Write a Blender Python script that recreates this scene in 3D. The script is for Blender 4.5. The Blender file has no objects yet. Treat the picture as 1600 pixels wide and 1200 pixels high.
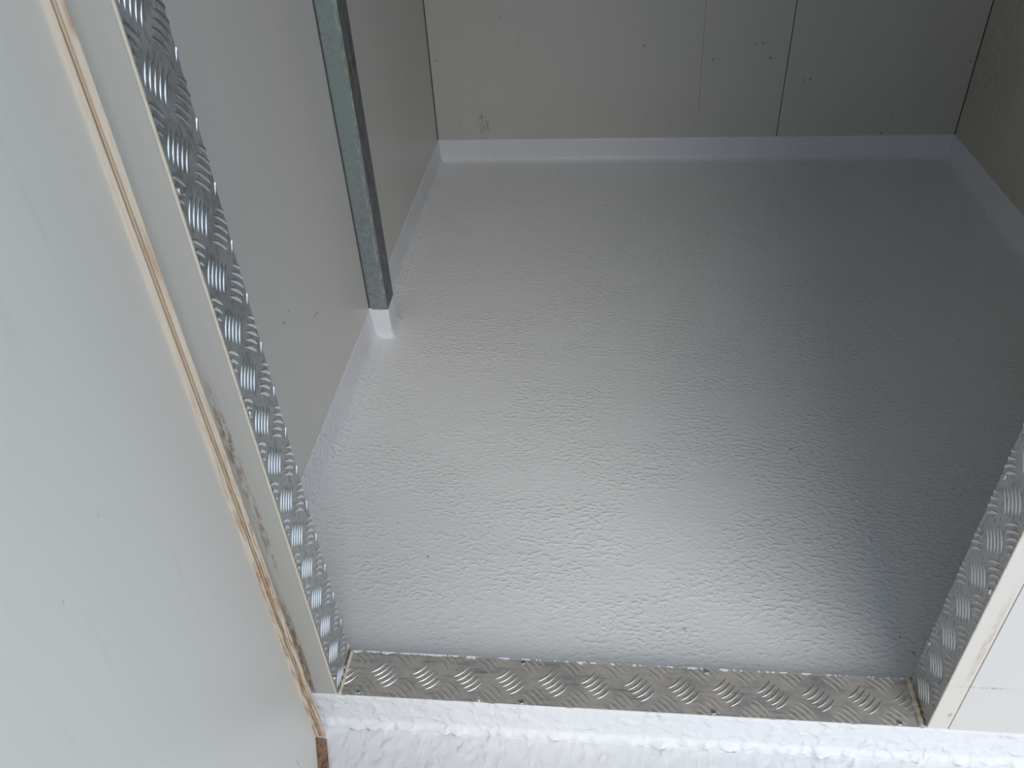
import bpy, bmesh, math, random
from mathutils import Vector, Matrix, noise

random.seed(7)
S = bpy.context.scene
COL = S.collection

# ------------------------------------------------------------------ camera
CX, CY, CZ = 0.3738, -0.6554, 1.1181
YAW, PIT, ROL, FPX = -0.12709, 0.66742, 0.060698, 1299.36
fw = Vector((math.sin(YAW)*math.cos(PIT), math.cos(YAW)*math.cos(PIT), -math.sin(PIT)))
rt = Vector((math.cos(YAW), -math.sin(YAW), 0))
dn = fw.cross(rt)
r2 = rt*math.cos(ROL) + dn*math.sin(ROL)
d2 = -rt*math.sin(ROL) + dn*math.cos(ROL)
cd = bpy.data.cameras.new('camera')
cam = bpy.data.objects.new('camera', cd)
COL.objects.link(cam)
m = Matrix((r2, -d2, -fw)).transposed().to_4x4()
m.translation = Vector((CX, CY, CZ))
cam.matrix_world = m
cd.sensor_fit = 'HORIZONTAL'
cd.sensor_width = 36
cd.lens = FPX/1600*36
cd.clip_start = 0.01
S.camera = cam

# ------------------------------------------------------------------ light
S.view_settings.view_transform = 'Standard'
S.view_settings.look = 'None'
S.view_settings.gamma = 1
S.view_settings.use_curve_mapping = False
S.view_settings.exposure = 0.24
w = bpy.data.worlds.new('world')
S.world = w
w.use_nodes = True
bg = w.node_tree.nodes['Background']
bg.inputs[0].default_value = (0.70, 0.85, 1.02, 1)
bg.inputs[1].default_value = 0.92
sd = bpy.data.lights.new('daylight', 'SUN')
sd.energy = 1.3
sd.angle = math.radians(45)
sd.color = (1.0, 0.94, 0.86)
sun = bpy.data.objects.new('daylight', sd)
COL.objects.link(sun)
LD = Vector((-0.36, 0.85, -0.80))          # direction the light travels
sun.rotation_euler = LD.to_track_quat('-Z', 'Y').to_euler()
sun.location = (1.0, -3, 3)

# ------------------------------------------------------------------ sizes
DW, T = 0.84, 0.0748            # door opening, wall thickness
A, B, D = -0.1754, 1.5076, 2.0479
FZ, K = -0.05, 0.0269           # inner floor, top of the coved skirting
OZ = -0.072                     # outer floor
H = 2.30
DH = 2.10

# ------------------------------------------------------------------ helpers
def link(name, me, parent=None, mat=None, kind=None, label=None, cat=None, group=None, loc=None, smooth=False):
    o = bpy.data.objects.new(name, me)
    COL.objects.link(o)
    if parent: o.parent = parent
    if loc is not None: o.location = loc
    if mat is not None and me is not None and not me.materials: me.materials.append(mat)
    if kind: o['kind'] = kind
    if label: o['label'] = label
    if cat: o['category'] = cat
    if group: o['group'] = group
    if smooth and me: me.polygons.foreach_set('use_smooth', [True]*len(me.polygons))
    return o

def pymesh(name, v, f):
    me = bpy.data.meshes.new(name)
    me.from_pydata([tuple(p) for p in v], [], f)
    me.update()
    return me

def boxmesh(name, lo, hi, bev=0.0, seg=1):
    bm = bmesh.new()
    bmesh.ops.create_cube(bm, size=1)
    for v in bm.verts:
        v.co = Vector([lo[i] + (v.co[i]+.5)*(hi[i]-lo[i]) for i in range(3)])
    if bev:
        bmesh.ops.bevel(bm, geom=bm.edges[:], offset=bev, segments=seg, affect='EDGES', profile=.5)
    me = bpy.data.meshes.new(name)
    bm.to_mesh(me); bm.free()
    return me

def prism(name, pts, z0, z1, bev=0):
    n = len(pts)
    v = [(x, y, z0) for x, y in pts] + [(x, y, z1) for x, y in pts]
    f = [tuple(range(n-1, -1, -1)), tuple(range(n, 2*n))] + [(i, (i+1) % n, n+(i+1) % n, n+i) for i in range(n)]
    me = pymesh(name, v, f)
    bm = bmesh.new(); bm.from_mesh(me)
    bmesh.ops.recalc_face_normals(bm, faces=bm.faces[:])
    if bev: bmesh.ops.bevel(bm, geom=bm.edges[:], offset=bev, segments=1, affect='EDGES')
    bm.to_mesh(me); bm.free()
    return me

class NT:
    """small node-graph helper"""
    def __init__(s, name):
        s.m = bpy.data.materials.new(name); s.m.use_nodes = True
        s.t = s.m.node_tree; s.n = s.t.nodes; s.b = s.n['Principled BSDF']
        s.tc = s.n.new('ShaderNodeTexCoord').outputs['Object']
    def node(s, typ, **kw):
        n = s.n.new('ShaderNode'+typ)
        for k, v in kw.items():
            if isinstance(v, bpy.types.NodeSocket): s.t.links.new(v, n.inputs[k])
            elif k in [i.name for i in n.inputs] : n.inputs[k].default_value = v
            else: setattr(n, k, v)
        return n
    def lk(s, a, b): s.t.links.new(a, b)
    def mapping(s, scale=(1, 1, 1), rot=(0, 0, 0), loc=(0, 0, 0)):
        n = s.n.new('ShaderNodeMapping')
        s.lk(s.tc, n.inputs[0])
        n.inputs['Scale'].default_value = scale; n.inputs['Rotation'].default_value = rot
        n.inputs['Location'].default_value = loc
        return n.outputs[0]
    def noise(s, vec, scale, detail=3, rough=.5, dist=0):
        n = s.n.new('ShaderNodeTexNoise'); s.lk(vec, n.inputs['Vector'])
        n.inputs['Scale'].default_value = scale; n.inputs['Detail'].default_value = detail
        n.inputs['Roughness'].default_value = rough; n.inputs['Distortion'].default_value = dist
        return n.outputs['Fac']
    def ramp(s, fac, stops):
        n = s.n.new('ShaderNodeValToRGB'); s.lk(fac, n.inputs[0])
        e = n.color_ramp.elements
        while len(e) < len(stops): e.new(.5)
        for k, (p, c) in enumerate(stops):
            e[k].position = p
            e[k].color = (c, c, c, 1) if isinstance(c, (int, float)) else (*c, 1)
        return n.outputs[0]
    def rng(s, val, a, b, c=0., d=1.):
        n = s.n.new('ShaderNodeMapRange'); n.interpolation_type = 'SMOOTHSTEP'
        s.lk(val, n.inputs[0])
        for i, x in enumerate((a, b, c, d)): n.inputs[i+1].default_value = x
        return n.outputs[0]
    def math(s, op, a, b=0.):
        n = s.n.new('ShaderNodeMath'); n.operation = op
        for i, x in enumerate((a, b)):
            if isinstance(x, bpy.types.NodeSocket): s.lk(x, n.inputs[i])
            else: n.inputs[i].default_value = x
        return n.outputs[0]
    def mix(s, fac, a, b):
        n = s.n.new('ShaderNodeMix'); n.data_type = 'RGBA'
        for i, x in ((0, fac), (6, a), (7, b)):
            if isinstance(x, bpy.types.NodeSocket): s.lk(x, n.inputs[i])
            else: n.inputs[i].default_value = x if i == 0 else (*x, 1)
        return n.outputs[2]
    def xyz(s):
        n = s.n.new('ShaderNodeSeparateXYZ'); s.lk(s.tc, n.inputs[0]); return n.outputs
    def spot(s, c, r, soft=.4, warp=None):
        """1 inside an ellipsoid spot at c with radii r"""
        n = s.n.new('ShaderNodeVectorMath'); n.operation = 'SUBTRACT'; s.lk(s.tc, n.inputs[0]); n.inputs[1].default_value = c
        q = s.n.new('ShaderNodeVectorMath'); q.operation = 'DIVIDE'; s.lk(n.outputs[0], q.inputs[0]); q.inputs[1].default_value = r
        l = s.n.new('ShaderNodeVectorMath'); l.operation = 'LENGTH'; s.lk(q.outputs[0], l.inputs[0])
        d = l.outputs['Value']
        if warp: d = s.math('ADD', d, warp)
        return s.rng(d, 1, 1-soft, 0, 1)
    def bump(s, h, dist, strength=1, prev=None):
        n = s.n.new('ShaderNodeBump'); s.lk(h, n.inputs['Height'])
        n.inputs['Distance'].default_value = dist; n.inputs['Strength'].default_value = strength
        if prev: s.lk(prev, n.inputs['Normal'])
        return n.outputs[0]
    def out(s, col=None, rough=None, metal=None, normal=None, spec=None, coat=None):
        for k, v in (('Base Color', col), ('Roughness', rough), ('Metallic', metal), ('Normal', normal), ('Specular IOR Level', spec), ('Coat Weight', coat)):
            if v is None: continue
            if isinstance(v, bpy.types.NodeSocket): s.lk(v, s.b.inputs[k])
            elif isinstance(v, tuple): s.b.inputs[k].default_value = (*v, 1)
            else: s.b.inputs[k].default_value = v
        return s.m

# ------------------------------------------------------------------ materials
def mat_coating(name, col, amp, rough, stretch=(.75, 1.1, 1), scale=118):
    t = NT(name)
    mp = t.mapping(scale=stretch, rot=(0, 0, .08))
    a = t.noise(mp, scale, 1.2, .45, .15)
    peaks = t.rng(a, .44, .72)
    zone = t.rng(t.noise(mp, 6.5, 3, .6), .36, .60, .35, 1.)
    h = t.math('MULTIPLY', peaks, zone)
    fine = t.noise(mp, 300, 2, .5)
    nb = t.bump(fine, amp*.12)
    nb = t.bump(h, amp, 1, nb)
    und = t.noise(mp, 9, 2, .5)
    nb = t.bump(und, .004, .6, nb)
    tint = t.noise(mp, 3, 3)
    c2 = tuple(x*.95 for x in col)
    c = t.mix(tint, col, c2)
    sp = t.rng(t.noise(t.mapping(), 70, 0), .905, .93, 0, .6)
    c = t.mix(sp, c, (.25, .22, .18))
    return t.out(c, rough, normal=nb, spec=.5)

def mat_panel(name, col, rough=.38, stains=(), streak=.25, dirt=(.30, .22, .14), speck=.6, thr=.86):
    t = NT(name)
    mp = t.mapping(scale=(1, 1, .25))
    big = t.noise(mp, 5, 4, .55)
    c = t.mix(big, tuple(x*.95 for x in col), tuple(min(1, x*1.03) for x in col))
    st = t.noise(t.mapping(scale=(1, 1, .12)), 30, 4, .6)
    c = t.mix(t.math('MULTIPLY', t.rng(st, .60, .80), streak*.35), c, tuple(x*.6 for x in dirt))
    n2 = t.noise(t.mapping(scale=(1, 1, .6)), 75, 0)
    c = t.mix(t.rng(n2, thr, thr+.04, 0, speck), c, (.13, .10, .07))
    wn = t.noise(t.mapping(scale=(3.0, 3.0, .6)), 70, 6, .72)
    for (ctr, rad, amt, dcol, lo, hi) in stains:
        k = t.math('MULTIPLY', t.spot(ctr, rad, .7), t.rng(wn, lo, hi))
        c = t.mix(t.math('MULTIPLY', k, amt), c, dcol)
    nb = t.bump(t.noise(t.tc, 8, 2), .0012, .5)
    return t.out(c, rough, normal=nb, spec=.45)

def mat_metal(name, col, rough, dirt, dcol, dull=0.):
    t = NT(name)
    g = t.noise(t.mapping(), 22, 5, .65)
    g2 = t.noise(t.mapping(scale=(1.6, .5, 1), rot=(0, 0, .6)), 120, 4, .7)
    lo = t.noise(t.mapping(scale=(1, 1, 1)), 5, 2)
    c = t.mix(g2, tuple(x*.66 for x in col), tuple(min(1, x*1.05) for x in col))
    c = t.mix(t.rng(lo, .40, .62, 0, .35), c, tuple(x*k for x, k in zip(col, (.62, .66, .70))))
    sc = t.noise(t.mapping(scale=(.22, 2.2, 1), rot=(0, 0, -.8)), 75, 5, .8)
    c = t.mix(t.rng(sc, .50, .62, 0, .60), c, tuple(x*.5 for x in dcol))
    d = t.math('MULTIPLY', t.rng(g, .35, .7), dirt)
    c = t.mix(d, c, dcol)
    r = t.math('ADD', t.rng(g, .3, .8, rough-.05, rough+.12), t.math('MULTIPLY', g2, .08))
    met = t.math('SUBTRACT', 1.-dull, t.math('MULTIPLY', d, .7))
    nb = t.bump(g2, .0003, .5)
    nb = t.bump(t.noise(t.tc, 14, 2), .0015, .5, nb)
    return t.out(c, r, met, nb)

def mat_plain(name, col, rough=.6, metal=0., nscale=80, amp=.0004, var=.25):
    t = NT(name)
    n = t.noise(t.tc, nscale, 4, .6)
    c = t.mix(n, tuple(x*(1-var) for x in col), tuple(min(1, x*(1+var)) for x in col))
    return t.out(c, rough, metal, t.bump(n, amp))

def mat_ply(name, lo, hi, dark):
    t = NT(name)
    g = t.noise(t.mapping(scale=(1, 1, .05)), 400, 4, .6)
    c = t.mix(g, lo, hi)
    k = t.rng(t.noise(t.mapping(scale=(1, 1, .25)), 28, 3, .6), .56, .72, 0, .75)
    c = t.mix(k, c, dark)
    z = t.xyz()[2]
    q = t.math('MULTIPLY', t.rng(z, .75, .25), t.rng(t.noise(t.mapping(scale=(6, 1, .35)), 60, 4, .7), .46, .60, 0, .85))
    c = t.mix(q, c, dark)
    return t.out(c, .7, normal=t.bump(g, .0006))

BR = (.22, .12, .065)
M_floor = mat_coating('white_coating_inside', (.835, .835, .845), .0010, .36)
M_outer = mat_coating('white_coating_outside', (.79, .785, .80), .0020, .55, (1.1, .7, 1), 55)
M_skirt = mat_coating('white_coating_skirting', (.79, .80, .835), .0012, .36, (1, 1, .8), 110)  # bluish cast of the light on the skirting is put into this colour
M_back = mat_panel('cream_panel_back', (.59, .575, .54), .42, stains=[
    ((-.015, D, .075), (.028, .2, .06), .85, (.12, .105, .075), .50, .60),
    ((.33, D, .1), (.9, .2, .11), .25, (.34, .30, .20), .40, .8),
    ((1.42, D, .35), (.12, .2, .5), .35, (.24, .17, .12), .45, .75)])
M_right = mat_panel('cream_panel_right', (.56, .52, .45), .45, stains=[
    ((B, 1.9, .3), (.2, .25, .35), .6, (.16, .11, .06), .45, .7)])
M_left = mat_panel('grey_panel_left', (.66, .645, .615), .33, stains=[
    ((A, .671, .231), (.02, .018, .0022), .9, (.12, .11, .10), 0., .1),
    ((A, .551, .316), (.02, .004, .003), .8, (.16, .14, .12), 0., .1),
    ((A, .519, .313), (.02, .004, .004), .8, (.16, .14, .12), 0., .1)], streak=.1, speck=.0)
M_front_l = mat_panel('cream_panel_front', (.47, .455, .415), .42, stains=[
    ((-.037, 0, .10), (.009, .03, .19), 1., BR, .36, .56),
    ((-.033, 0, .50), (.009, .03, .13), .8, BR, .42, .58),
    ((-.029, 0, .36), (.007, .03, .12), .7, BR, .44, .58),
    ((-.042, 0, .3), (.007, .03, .45), .45, (.38, .33, .25), .30, .5)], streak=.25)
M_front_r = mat_panel('white_panel_front', (.66, .63, .595), .4, stains=[
    ((.862, 0, .2), (.006, .03, .13), .75, (.50, .38, .26), .38, .6),
    ((.862, 0, .035), (.005, .03, .009), .95, (.42, .22, .10), .2, .5),
    ((.885, 0, .105), (.045, .03, .0025), .8, (.25, .2, .15), .40, .6)], streak=.15, speck=.3)
M_front_c = mat_panel('cream_trim_front', (.68, .63, .575), .4, stains=[
    ((.862, 0, .2), (.006, .03, .13), .75, (.50, .38, .26), .38, .6),
    ((.862, 0, .035), (.005, .03, .008), .95, (.42, .22, .10), .42, .56),
    ((.885, 0, .105), (.045, .03, .0025), .8, (.25, .2, .15), .40, .6)], streak=.15, speck=.3)
M_leaf = mat_panel('off_white_door_skin', (.88, .845, .77), .40, streak=.35, speck=.7, thr=.88)
M_sill = mat_metal('dirty_tread_plate', (.66, .64, .61), .48, .75, (.40, .34, .28), .30)
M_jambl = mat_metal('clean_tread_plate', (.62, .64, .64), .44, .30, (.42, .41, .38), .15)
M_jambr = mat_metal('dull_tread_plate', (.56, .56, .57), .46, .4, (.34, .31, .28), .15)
M_bar_s = mat_plain('bar_metal_worn', (.74, .70, .65), .36, .85, 200, .0001, .12)
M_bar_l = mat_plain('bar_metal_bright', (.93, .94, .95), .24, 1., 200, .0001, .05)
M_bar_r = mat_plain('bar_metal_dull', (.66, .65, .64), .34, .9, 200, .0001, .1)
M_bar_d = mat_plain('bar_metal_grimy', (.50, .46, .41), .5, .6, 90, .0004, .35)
M_screw = mat_plain('screw_steel', (.55, .55, .54), .35, .9)
M_dark = mat_plain('dark_gap', (.05, .045, .04), .9)
M_caulk = mat_plain('cream_sealant', (.66, .58, .47), .55, 0, 60, .0008, .25)
M_caulk_d = mat_plain('dirty_sealant', (.46, .39, .30), .6, 0, 50, .0010, .5)
M_white_blob = mat_plain('white_paint_blob', (.80, .82, .85), .35)
M_ply1 = mat_ply('plywood_pale', (.52, .42, .32), (.76, .68, .57), (.34, .20, .11))
M_ply2 = mat_ply('plywood_mid', (.40, .28, .18), (.64, .52, .40), (.22, .11, .05))
M_glue = mat_ply('plywood_glue_line', (.20, .11, .06), (.34, .21, .13), (.08, .04, .02))
M_brown = mat_ply('plywood_stained', (.22, .12, .07), (.38, .24, .15), (.10, .05, .03))

def mat_galv():
    t = NT('galvanised_steel')
    v = t.n.new('ShaderNodeTexVoronoi'); t.lk(t.tc, v.inputs['Vector']); v.inputs['Scale'].default_value = 170
    sp = t.n.new('ShaderNodeSeparateColor'); t.lk(v.outputs['Color'], sp.inputs[0])
    c = t.mix(sp.outputs[0], (.26, .295, .31), (.36, .395, .41))
    big = t.noise(t.mapping(scale=(1, 1, .3)), 9, 4)
    c = t.mix(t.rng(big, .4, .65), c, (.30, .375, .35))
    x = t.xyz()
    side = t.rng(x[1], 1.0015, 1.004)                       # darker, purplish mottled flank that faces into the room
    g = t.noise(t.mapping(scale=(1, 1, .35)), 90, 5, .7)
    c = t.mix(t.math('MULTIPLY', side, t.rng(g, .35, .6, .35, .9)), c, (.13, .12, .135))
    c = t.mix(t.math('MULTIPLY', side, t.rng(g, .62, .70)), c, (.42, .42, .45))
    rs = t.math('MULTIPLY', t.spot((A+.045, 1.03, .60), (.02, .05, .05), .8), t.rng(g, .50, .58))
    c = t.mix(rs, c, (.22, .05, .02))
    ex = t.math('MULTIPLY', t.math('MULTIPLY', t.rng(x[0], A+.036, A+.042), t.rng(x[1], 1.004, 1.001)), t.rng(g, .46, .60))
    c = t.mix(t.math('MULTIPLY', ex, .7), c, (.62, .60, .52))
    return t.out(c, .48, .55, t.bump(g, .0005))
M_galv = mat_galv()

# ------------------------------------------------------------------ room shell
def struct(name, me, mat=None):
    return link(name, me, mat=mat, kind='structure')

struct('floor', boxmesh('floor', (A-.06, .0, FZ-.05), (B+.06, D+.06, FZ)), M_floor)
struct('ceiling', boxmesh('ceiling', (A-.06, 0, H), (B+.06, D+.06, H+.06)), M_back)

# back wall: core + two panels with an open joint
wb = struct('wall_back', boxmesh('wall_back', (A-.06, D+.006, FZ-.05), (B+.06, D+.06, H)), M_dark)
SX = .9495
for x0, x1 in ((A+.002, SX-.0012), (SX+.0012, B-.0015)):
    link('wall_panel', boxmesh('wall_panel', (x0, D, FZ), (x1, D+.006, H), .0008), wb, M_back)
wl = struct('wall_left', boxmesh('wall_left', (A-.06, T, FZ-.05), (A-.006, D+.006, H)), M_dark)
for y0, y1 in ((T, 1.034), (1.036, D-.001)):
    link('wall_panel', boxmesh('wall_panel', (A-.006, y0, FZ), (A, y1, H), .0008), wl, M_left)
wr = struct('wall_right', boxmesh('wall_right', (B+.006, T, FZ-.05), (B+.06, D+.006, H)), M_dark)
link('wall_panel', boxmesh('wall_panel', (B, T, FZ), (B+.006, D-.0015, H), .0008), wr, M_right)
# hairline crack-like sealant run on the back wall
cr = []
for i in range(19):
    z = .12 + i*.12
    cr.append((.6915 - .009*min(1, (z-.12)/.33) + .003*noise.noise(Vector((z*6, 3, 1))), z))
v, f = [], []
for x, z in cr: v += [(x-.0008, D-.0004, z), (x+.0008, D-.0004, z)]
for i in range(len(cr)-1): f.append((2*i, 2*i+1, 2*i+3, 2*i+2))
link('crack', pymesh('crack', v, f), wb, mat_plain('crack_tan', (.36, .28, .20), .8), label='thin tan hairline crack')

# front wall: two cheeks, header, each clad with a panel
wf = struct('wall_front', boxmesh('wall_front', (-.9, .004, DH), (2.3, T, H+.06)), M_dark)
link('wall_core', boxmesh('wall_core', (-.9, .004, FZ-.05), (-.0015, T, DH)), wf, M_dark)
link('wall_core', boxmesh('wall_core', (DW+.0015, .004, FZ-.05), (2.3, T, DH)), wf, M_dark)
link('wall_panel', boxmesh('wall_panel', (-.9, 0, .0), (-.002, .0045, H+.06), .0014, 2), wf, M_front_l)
link('wall_panel', boxmesh('wall_panel', (DW+.002, 0, .0), (.8690, .0045, H+.06), .0010, 2), wf, M_front_c)
link('wall_panel', boxmesh('wall_panel', (.8697, -.0005, .0), (2.3, .0045, H+.06), .0005, 1), wf, M_front_r)
link('wall_panel', boxmesh('wall_panel', (-.0018, 0, DH), (DW+.0018, .0045, H+.06), .001), wf, M_front_l)
link('curb', boxmesh('curb', (-.0015, .003, FZ-.05), (DW+.0015, T-.001, -.0025), .001), wf, M_outer)
# cream PVC edge beads where the panels meet the tread plate
link('edge_bead', boxmesh('edge_bead', (-.0030, -.0010, .0015), (-.0006, .0015, DH), .0006), wf, M_caulk)
link('edge_bead', boxmesh('edge_bead', (DW+.0006, -.0008, .0015), (DW+.0030, .0015, DH), .0006), wf, M_caulk)

# outer floor: coated floor that turns up the riser with a lumpy foot
def outer_floor():
    prof = []                               # (y, z, noise amount)
    for i in range(16):
        k = i/15; prof.append((-.0018-.0030*k, -.0006-.058*k, .0014))
    for i in range(1, 9):                   # bulging foot with an under-cut drip line
        k = i/8
        prof.append((-.0048-.0052*math.sin(k*math.pi*.62), -.0586-.0134*k, .0030))
    y = -.0095
    for i in range(50):
        y -= .0028 + i*.0004; prof.append((y, OZ, .0020 if i < 8 else .0012))
    prof += [(-1.2, OZ, 0), (-2.8, OZ, 0)]
    xs = [-1.2, -.5, -.2] + [-.08 + .0035*i for i in range(360)] + [1.4, 2.4]
    v, f = [], []
    for x in xs:
        for j, (y, z, a) in enumerate(prof):
            p = Vector((x*70, y*70, z*70))
            n = noise.noise(p)*.7 + noise.noise(p*2.1+Vector((5, 1, 2)))*.5
            if j < 16:
                yy = y + a*n*1.0
                zz = z + (.0012*noise.noise(Vector((x*45, 0, 7))) if j == 0 else 0)
                v.append((x, yy, zz))
            elif j < 24:
                drip = (.3 + noise.noise(Vector((x*70, 2.3, 0))) + .6*noise.noise(Vector((x*25, 7.3, 0))))*.0075
                k = (j-15)/8
                v.append((x, y - max(0, drip)*math.sin(min(1, k*1.15)*math.pi*.8) + a*n*.5, z + a*n*.4*(1-k)))
            else:
                v.append((x, y, z + a*n))
    n = len(prof)
    for i in range(len(xs)-1):
        for j in range(n-1):
            f.append((i*n+j, i*n+j+1, (i+1)*n+j+1, (i+1)*n+j))
    # top lip back to the wall and a solid underside
    b0 = len(v)
    for x in xs: v.append((x, .0045, 0))
    for i in range(len(xs)-1): f.append((b0+i, i*n, (i+1)*n, b0+i+1))
    me = pymesh('floor_outer', v, f)
    bm = bmesh.new(); bm.from_mesh(me)
    bmesh.ops.recalc_face_normals(bm, faces=bm.faces[:])
    bm.faces.ensure_lookup_table()
    if bm.faces[-1].normal.z < 0: bmesh.ops.reverse_faces(bm, faces=bm.faces[:])
    bm.to_mesh(me); bm.free()
    return link('floor', me, mat=M_outer, kind='structure', smooth=True)
outer_floor()

# coved skirting of coating
def skirting(name, p0, p1, nrm, seed):
    p0, p1, nrm = Vector(p0), Vector(p1), Vector(nrm)
    L = (p1-p0).length; n = int(L/.006)
    prof = [(.0002, K), (.0022, K-.0012), (.0030, K-.008)] + [(.0032+.0005*i, K-.008-.0085*i) for i in range(1, 6)]
    prof += [(.0065, -.0315), (.0085, -.038), (.0125, -.0435), (.0190, -.0478), (.0290, -.0498), (.034, -.0508)]
    v, f = [], []
    for i in range(n+1):
        p = p0.lerp(p1, i/n)
        e = .0011*noise.noise(Vector((i*.05, seed, 0))) + .0006*noise.noise(Vector((i*.4, seed, 5)))
        for j, (d, z) in enumerate(prof):
            q = Vector((p.x*45, p.y*45, z*45+seed))
            dd = d + (noise.noise(q)*.0009 if j > 1 else 0) + (.004*noise.noise(Vector((i*.06, seed, 9)))*(d/.03) if j > 8 else 0)
            v.append((p.x+nrm.x*dd, p.y+nrm.y*dd, z+(e if j < 3 else 0)))
    m_ = len(prof)
    for i in range(n):
        for j in range(m_-1): f.append((i*m_+j, i*m_+j+1, (i+1)*m_+j+1, (i+1)*m_+j))
    me = pymesh(name, v, f)
    bm = bmesh.new(); bm.from_mesh(me)
    bm.faces.ensure_lookup_table(); bm.normal_update()
    if bm.faces[2].normal.dot(nrm) < 0: bmesh.ops.reverse_faces(bm, faces=bm.faces[:])
    bm.to_mesh(me); bm.free()
    return link(name, me, mat=M_skirt, kind='structure', smooth=True)
sl = skirting('baseboard_left', (A, T, 0), (A, D, 0), (1, 0, 0), 1)
skirting('baseboard_back', (A, D, 0), (B, D, 0), (0, -1, 0), 2)
skirting('baseboard_right', (B, T, 0), (B, D, 0), (-1, 0, 0), 3)
skirting('baseboard_front', (A, T, 0), (-.0, T, 0), (0, 1, 0), 4)
skirting('baseboard_front', (DW, T, 0), (B, T, 0), (0, 1, 0), 5)

# coating sleeve round the foot of the post
PY0, PY1, PW = .9983, 1.0705, .0455
def sleeve():
    rings = []
    for z, g, r in ((K+.0005, .0006, .005), (K-.001, .0026, .006), (-.01, .0032, .007), (-.032, .0042, .008), (-.042, .0065, .010), (-.047, .010, .013), (-.0505, .015, .017)):
        x1 = A+PW+g; y0 = PY0-g; y1 = PY1+g; pts = [(A+.0004, y0)]
        for k in range(7):
            a = -math.pi/2 + k/6*math.pi/2; pts.append((x1-r+r*math.cos(a), y0+r+r*math.sin(a)))
        for k in range(7):
            a = k/6*math.pi/2; pts.append((x1-r+r*math.cos(a), y1-r+r*math.sin(a)))
        pts.append((A+.0004, y1))
        rings.append([(x + .0008*noise.noise(Vector((x*50, y*50, z*50))), y + .0008*noise.noise(Vector((x*50, y*50+9, z*50))), z) for x, y in pts])
    v = [p for r_ in rings for p in r_]; n = len(rings[0]); f = []
    for i in range(len(rings)-1):
        for j in range(n-1): f.append((i*n+j, (i+1)*n+j, (i+1)*n+j+1, i*n+j+1))
    me = pymesh('post_sleeve', v, f)
    return link('post_sleeve', me, sl, M_skirt, smooth=True)
sleeve()

# ------------------------------------------------------------------ door leaf, standing open
F0 = Vector((-.0360, -.0350)); DIR = Vector((.335, -.942)).normalized()
NR = Vector((DIR.y, -DIR.x)) * -1        # towards the opening (right)
if NR.x < 0: NR = -NR
LEN, TH = .88, .048
dr = link('door_1', None, kind='structure', loc=(0, 0, 0))
far = F0; near = F0 + DIR*LEN
LB = -.060
def leafpoly(a, b, off, th):
    return [tuple(a+NR*off), tuple(b+NR*off), tuple(b+NR*(off-th)), tuple(a+NR*(off-th))]
link('door_skin', prism('door_skin', leafpoly(far, near, 0, .004), LB, DH+.03), dr, M_leaf)
link('door_core', prism('door_core', leafpoly(far+DIR*.004, near-DIR*.004, -.0045, TH-.008), LB+.002, DH+.028), dr, M_ply2)
# plywood stile: five plies seen end-on at the hinge side
plies = [(.0000, .0052, 0, M_ply1), (.0052, .0063, -.0016, M_glue), (.0063, .0088, -.0006, M_ply2), (.0088, .0098, -.0016, M_glue), (.0098, .0152, .0002, M_ply1)]
def wob(z, s): return .0005*noise.noise(Vector((z*5, s, 0)))
for k, (a, b, dep, mt) in enumerate(plies):
    v, f = [], []
    N = 44
    for i in range(N+1):
        z = -.062 + (DH+.03+.062)*i/N
        xa, xb = F0.x + a + wob(z, k if k else 50), F0.x + b + wob(z, k+1)
        ya = F0.y - dep + .0024*0
        sl_ = .003                                        # slight set-back towards the right
        v += [(xa, ya+sl_*a/.0152, z), (xb, ya+sl_*b/.0152, z), (xb, ya+.004+dep, z), (xa, ya+.004+dep, z)]
    for i in range(N):
        for j in range(4): f.append((i*4+j, i*4+(j+1) % 4, (i+1)*4+(j+1) % 4, (i+1)*4+j))
    f += [(3, 2, 1, 0), (N*4, N*4+1, N*4+2, N*4+3)]
    link('glue_line' if mt is M_glue else 'plywood_ply', pymesh('ply', v, f), dr, mt)
# stained plywood bottom rail, flaring out to the floor
for k, (a, b, h, mt) in enumerate([(0, .0035, .0, M_glue), (.0035, .0095, -.002, M_brown), (.0095, .0150, -.004, M_brown)]):
    p, q = F0 + Vector((.0, -.0006)), F0 + DIR*LEN
    ex = Vector((1, .12))
    v = []
    for base in (p, q):
        for (o, z) in ((a, LB-.001+h), (b, LB-.0022+h), (b, OZ+.001), (a, OZ+.001)):
            c = base + ex*o; v.append((c.x, c.y, z))
    f = [(0, 1, 5, 4), (1, 2, 6, 5), (2, 3, 7, 6), (3, 0, 4, 7), (3, 2, 1, 0), (4, 5, 6, 7)]
    me = pymesh('bottom_rail', v, f)
    bm = bmesh.new(); bm.from_mesh(me); bmesh.ops.recalc_face_normals(bm, faces=bm.faces[:]); bm.to_mesh(me); bm.free()
    link('bottom_rail', me, dr, mt)

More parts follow.
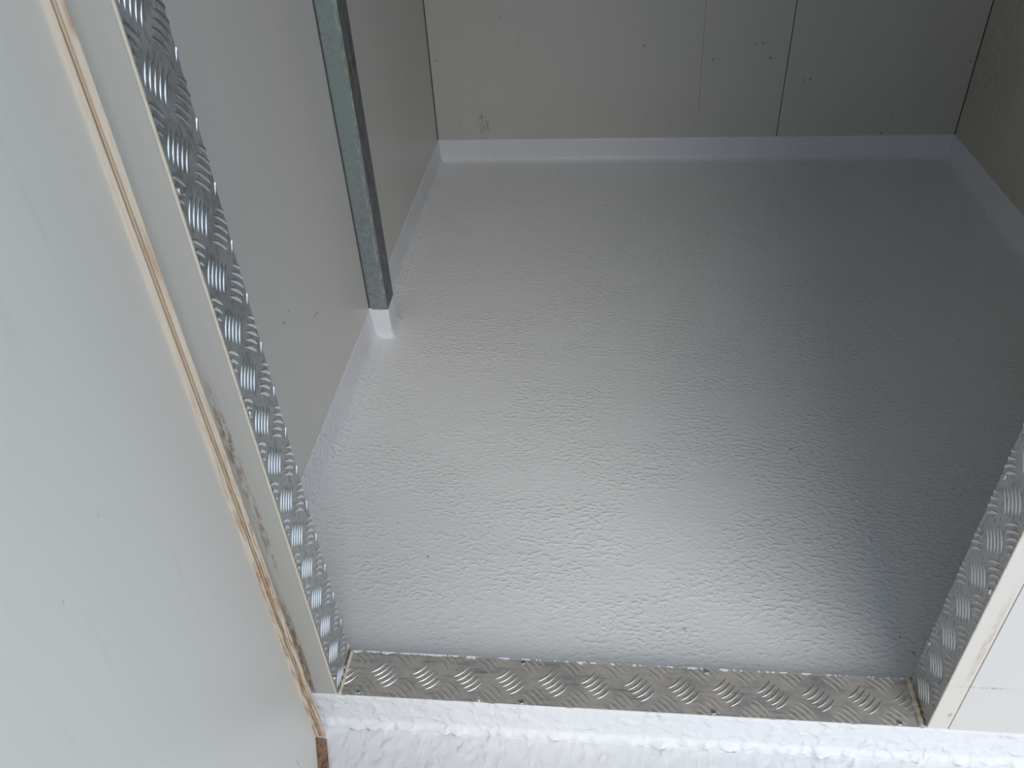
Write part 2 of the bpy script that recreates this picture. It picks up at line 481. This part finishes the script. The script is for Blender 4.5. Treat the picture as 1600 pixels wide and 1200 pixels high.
# ------------------------------------------------------------------ galvanised post
bm = bmesh.new()
bmesh.ops.create_cube(bm, size=1)
lo, hi = (A+.0004, PY0, K-.004), (A+PW, PY1, H-.001)
for vv in bm.verts: vv.co = Vector([lo[i]+(vv.co[i]+.5)*(hi[i]-lo[i]) for i in range(3)])
bmesh.ops.bevel(bm, geom=[e for e in bm.edges if abs(e.verts[0].co.z-e.verts[1].co.z) > 1], offset=.0035, segments=4, affect='EDGES')
me = bpy.data.meshes.new('steel_post'); bm.to_mesh(me); bm.free()
post = link('steel_post', me, mat=M_galv, label='galvanised square steel post standing against the left wall of the white-floored room', cat='post')
bm = bmesh.new(); bmesh.ops.create_icosphere(bm, subdivisions=2, radius=.0038)
for vv in bm.verts: vv.co = vv.co*(1+.25*noise.noise(vv.co*300)); vv.co.x *= 1.2
me = bpy.data.meshes.new('paint_blob'); bm.to_mesh(me); bm.free()
link('paint_blob', me, post, M_white_blob, label='small white blob of coating', loc=(A+.0030, PY0-.0015, K+.0015), smooth=True)
link('sealant_bead', boxmesh('sealant_bead', (A+.0002, PY0-.0012, K), (A+.0016, PY0+.0006, H-.002), .0004), post, M_dark, label='thin dark joint between post and wall')

# ------------------------------------------------------------------ tread plate linings
PITCH = .0638
def bars_bm(sgn):
    """five lens-shaped embossed bars; sgn=+1 runs along (+u,+v)"""
    bm = bmesh.new(); s2 = math.sqrt(.5)
    du, dv = Vector((s2, s2*sgn)), Vector((s2, -s2*sgn))
    for k in range(5):
        o = (k-2)*.0083
        L = .0166 if k in (1, 2, 3) else .0160
        rows = []
        for i in range(9):
            t_ = -1 + 2*i/8
            wd = .0025*max(0.04, (1-t_*t_))**.7
            hh = .0013*max(0., (1-t_*t_))**.5
            bow = -.0024*(1-t_*t_)
            c = du*(t_*L) + dv*(o - bow)
            row = []
            for a, z in ((-1, -.0002), (-.4, hh*.55), (.25, hh*.95), (.68, hh*.85), (1, -.0002)):
                q = c + dv*(a*wd); row.append(bm.verts.new((q.x, q.y, z)))
            rows.append(row)
        for i in range(8):
            for j in range(4): bm.faces.new((rows[i][j], rows[i+1][j], rows[i+1][j+1], rows[i][j+1]))
    bmesh.ops.recalc_face_normals(bm, faces=bm.faces[:])
    bm.normal_update()
    if sum(f_.normal.z for f_ in bm.faces) < 0: bmesh.ops.reverse_faces(bm, faces=bm.faces[:])
    return bm

def tread(name, origin, eu, ev, n, L, Wd, u0, v0, mat, barmat, label, screws, zoff=0.0):
    """eu: along, ev: across (outer to inner), n: outward normal"""
    origin, eu, ev, n = Vector(origin), Vector(eu), Vector(ev), Vector(n)
    th = .0022
    root = link(name, None, label=label, cat='tread plate', loc=origin)
    def M(p): return eu*p[0] + ev*p[1] + n*p[2]
    # plate with eased edges
    bm = bmesh.new(); bmesh.ops.create_cube(bm, size=1)
    for vv in bm.verts:
        vv.co = Vector(((vv.co.x+.5)*L, (vv.co.y+.5)*Wd, (vv.co.z+.5)*th - th))
    bmesh.ops.bevel(bm, geom=bm.edges[:], offset=.0007, segments=2, affect='EDGES')
    for vv in bm.verts: vv.co = M(vv.co)
    bmesh.ops.recalc_face_normals(bm, faces=bm.faces[:])
    me = bpy.data.meshes.new('plate'); bm.to_mesh(me); bm.free()
    link('plate', me, root, mat)
    cache = {}
    def lug(sgn, u, v):
        R = .0285
        clip = []
        if v-R < 0: clip.append(((0, -v+.0006, 0), (0, -1, 0)))
        if v+R > Wd: clip.append(((0, Wd-v-.0006, 0), (0, 1, 0)))
        if u-R < 0: clip.append(((-u+.0006, 0, 0), (-1, 0, 0)))
        if u+R > L: clip.append(((L-u-.0006, 0, 0), (1, 0, 0)))
        key = (sgn, round(v, 4), tuple(round(c[0][0], 4) for c in clip if c[1][0]))
        if key not in cache:
            bm = bars_bm(sgn)
            for co, no in clip:
                bmesh.ops.bisect_plane(bm, geom=bm.verts[:]+bm.edges[:]+bm.faces[:], plane_co=co, plane_no=no, clear_outer=True)
            if not bm.faces: cache[key] = None; bm.free()
            else:
                flip = eu.cross(ev).dot(n) < 0
                for vv in bm.verts: vv.co = M(vv.co)
                if flip: bmesh.ops.reverse_faces(bm, faces=bm.faces[:])
                me = bpy.data.meshes.new('raised_bars'); bm.to_mesh(me); bm.free()
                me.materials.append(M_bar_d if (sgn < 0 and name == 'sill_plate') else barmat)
                me.polygons.foreach_set('use_smooth', [True]*len(me.polygons))
                cache[key] = me
        me = cache[key]
        if me: link('raised_bars', me, root, loc=M((u, v, 0)))
    i0 = -1
    nU = int(L/PITCH)+2
    for i in range(-1, nU+1):
        for j in range(-2, 3):
            for sgn, uu, vv in ((1, u0+i*PITCH, v0+j*PITCH), (-1, u0+(i+.5)*PITCH, v0+(j+.5)*PITCH)):
                if -.018 < uu < L+.018 and -.018 < vv < Wd+.020: lug(sgn, uu, vv)
    # screws: countersunk cup with a recessed centre
    sm = None
    prof = [(.0, .0008), (.0012, .0008), (.0014, .0017), (.0030, .0019), (.0039, .0014), (.0043, -.0001)]
    v, f = [], []
    for r, z in prof:
        for k in range(14):
            a = k/14*2*math.pi; v.append(M((r*math.cos(a), r*math.sin(a), z)))
    for i in range(len(prof)-1):
        for k in range(14): f.append((i*14+k, i*14+(k+1) % 14, (i+1)*14+(k+1) % 14, (i+1)*14+k))
    sm = pymesh('screw', v, f); sm.materials.append(M_screw)
    v2 = [M((.0052*math.cos(k/14*6.2832), .0052*math.sin(k/14*6.2832), .0001)) for k in range(14)]
    dm = pymesh('screw_hole', v2, [tuple(range(14))]); dm.materials.append(M_dark)
    v3 = [M((.0013*math.cos(k/8*6.2832), .0013*math.sin(k/8*6.2832), .0010)) for k in range(8)]
    cm = pymesh('screw_socket', v3, [tuple(range(8))]); cm.materials.append(M_dark)
    for (u, v_) in screws:
        s = link('screw', sm, root, loc=M((u, v_, 0)))
        link('screw_socket', cm, s)
    return root, M

sill, _ = tread('sill_plate', (0.0005, 0, 0), (1, 0, 0), (0, 1, 0), (0, 0, 1), DW-.001, T, .0000, .0392, M_sill, M_bar_s,
    'worn aluminium tread plate along the floor as door sill', [(.0294, .0063), (.2744, .0046), (.5499, .0055), (.8053, .0050), (.2719, .0700), (.5459, .0705)])
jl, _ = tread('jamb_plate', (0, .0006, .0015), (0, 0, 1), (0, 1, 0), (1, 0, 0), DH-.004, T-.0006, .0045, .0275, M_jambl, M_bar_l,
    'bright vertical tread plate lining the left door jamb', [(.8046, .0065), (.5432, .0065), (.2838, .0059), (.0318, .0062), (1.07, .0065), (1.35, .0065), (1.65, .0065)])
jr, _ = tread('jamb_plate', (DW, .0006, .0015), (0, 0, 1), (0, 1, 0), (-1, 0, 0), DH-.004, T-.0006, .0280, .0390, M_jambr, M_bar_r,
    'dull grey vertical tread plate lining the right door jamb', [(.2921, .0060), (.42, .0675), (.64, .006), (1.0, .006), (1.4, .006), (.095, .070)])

# sealant runs at the two bottom corners
def bead(parent, p0, p1, r, n, mat, seed, label):
    p0, p1 = Vector(p0), Vector(p1); d = (p1-p0).normalized()
    up = Vector((0, 0, 1)); s = d.cross(up).normalized()
    v, f = [], []
    for i in range(n+1):
        k = i/n; c = p0.lerp(p1, k)
        rr = r*(1+.45*noise.noise(Vector((k*9, seed, 0)))+.35*noise.noise(Vector((k*25, seed, 4))))
        if i in (0, n): rr *= .4
        c = c + s*r*.35*noise.noise(Vector((k*7, seed, 8)))
        for a in range(8):
            th = a/8*2*math.pi
            v.append(c + s*math.cos(th)*rr + up*math.sin(th)*rr*.8)
    for i in range(n):
        for a in range(8): f.append((i*8+a, i*8+(a+1) % 8, (i+1)*8+(a+1) % 8, (i+1)*8+a))
    f += [tuple(range(7, -1, -1)), tuple(n*8+a for a in range(8))]
    o = link('sealant_bead', pymesh('sealant_bead', v, f), parent, mat, label=label, smooth=True)
    return o
off = -Vector(sill.location)
b1 = bead(sill, Vector((.0030, -.001, .0012))+off, Vector((.0045, T+.001, .0015))+off, .0028, 30, M_caulk, 1, 'cream sealant run')
b2 = bead(sill, Vector((DW-.0050, -.001, .0012))+off, Vector((DW-.0035, T+.001, .0015))+off, .0042, 34, M_caulk_d, 2, 'dirty tan sealant run')
# ragged white coating left along the inner edge of the sill
v, f = [], []
N = 420
for i in range(N+1):
    x = .004 + (DW-.008)*i/N
    n1 = noise.noise(Vector((x*60, 0, 0))) + .8*noise.noise(Vector((x*190, 4, 0))) + (.30 if x < .2 else 0)
    a = .0003 + .0040*max(0, n1)
    a *= max(.15, 1-.9*max(0, (x-.55)/.3))
    up = .0010 if n1 > .05 else -.0026
    v += [(x, T-a, up-.0004), (x, T+.0012, up), (x, T+.0018, -.002), (x, T+.002, FZ)]
for i in range(N):
    for j in range(3): f.append((4*i+j, 4*i+j+1, 4*i+j+5, 4*i+j+4))
link('coating_edge', pymesh('coating_edge', [tuple(Vector(p)+off) for p in v], f), sill, M_white_blob, label='ragged white coating edge')
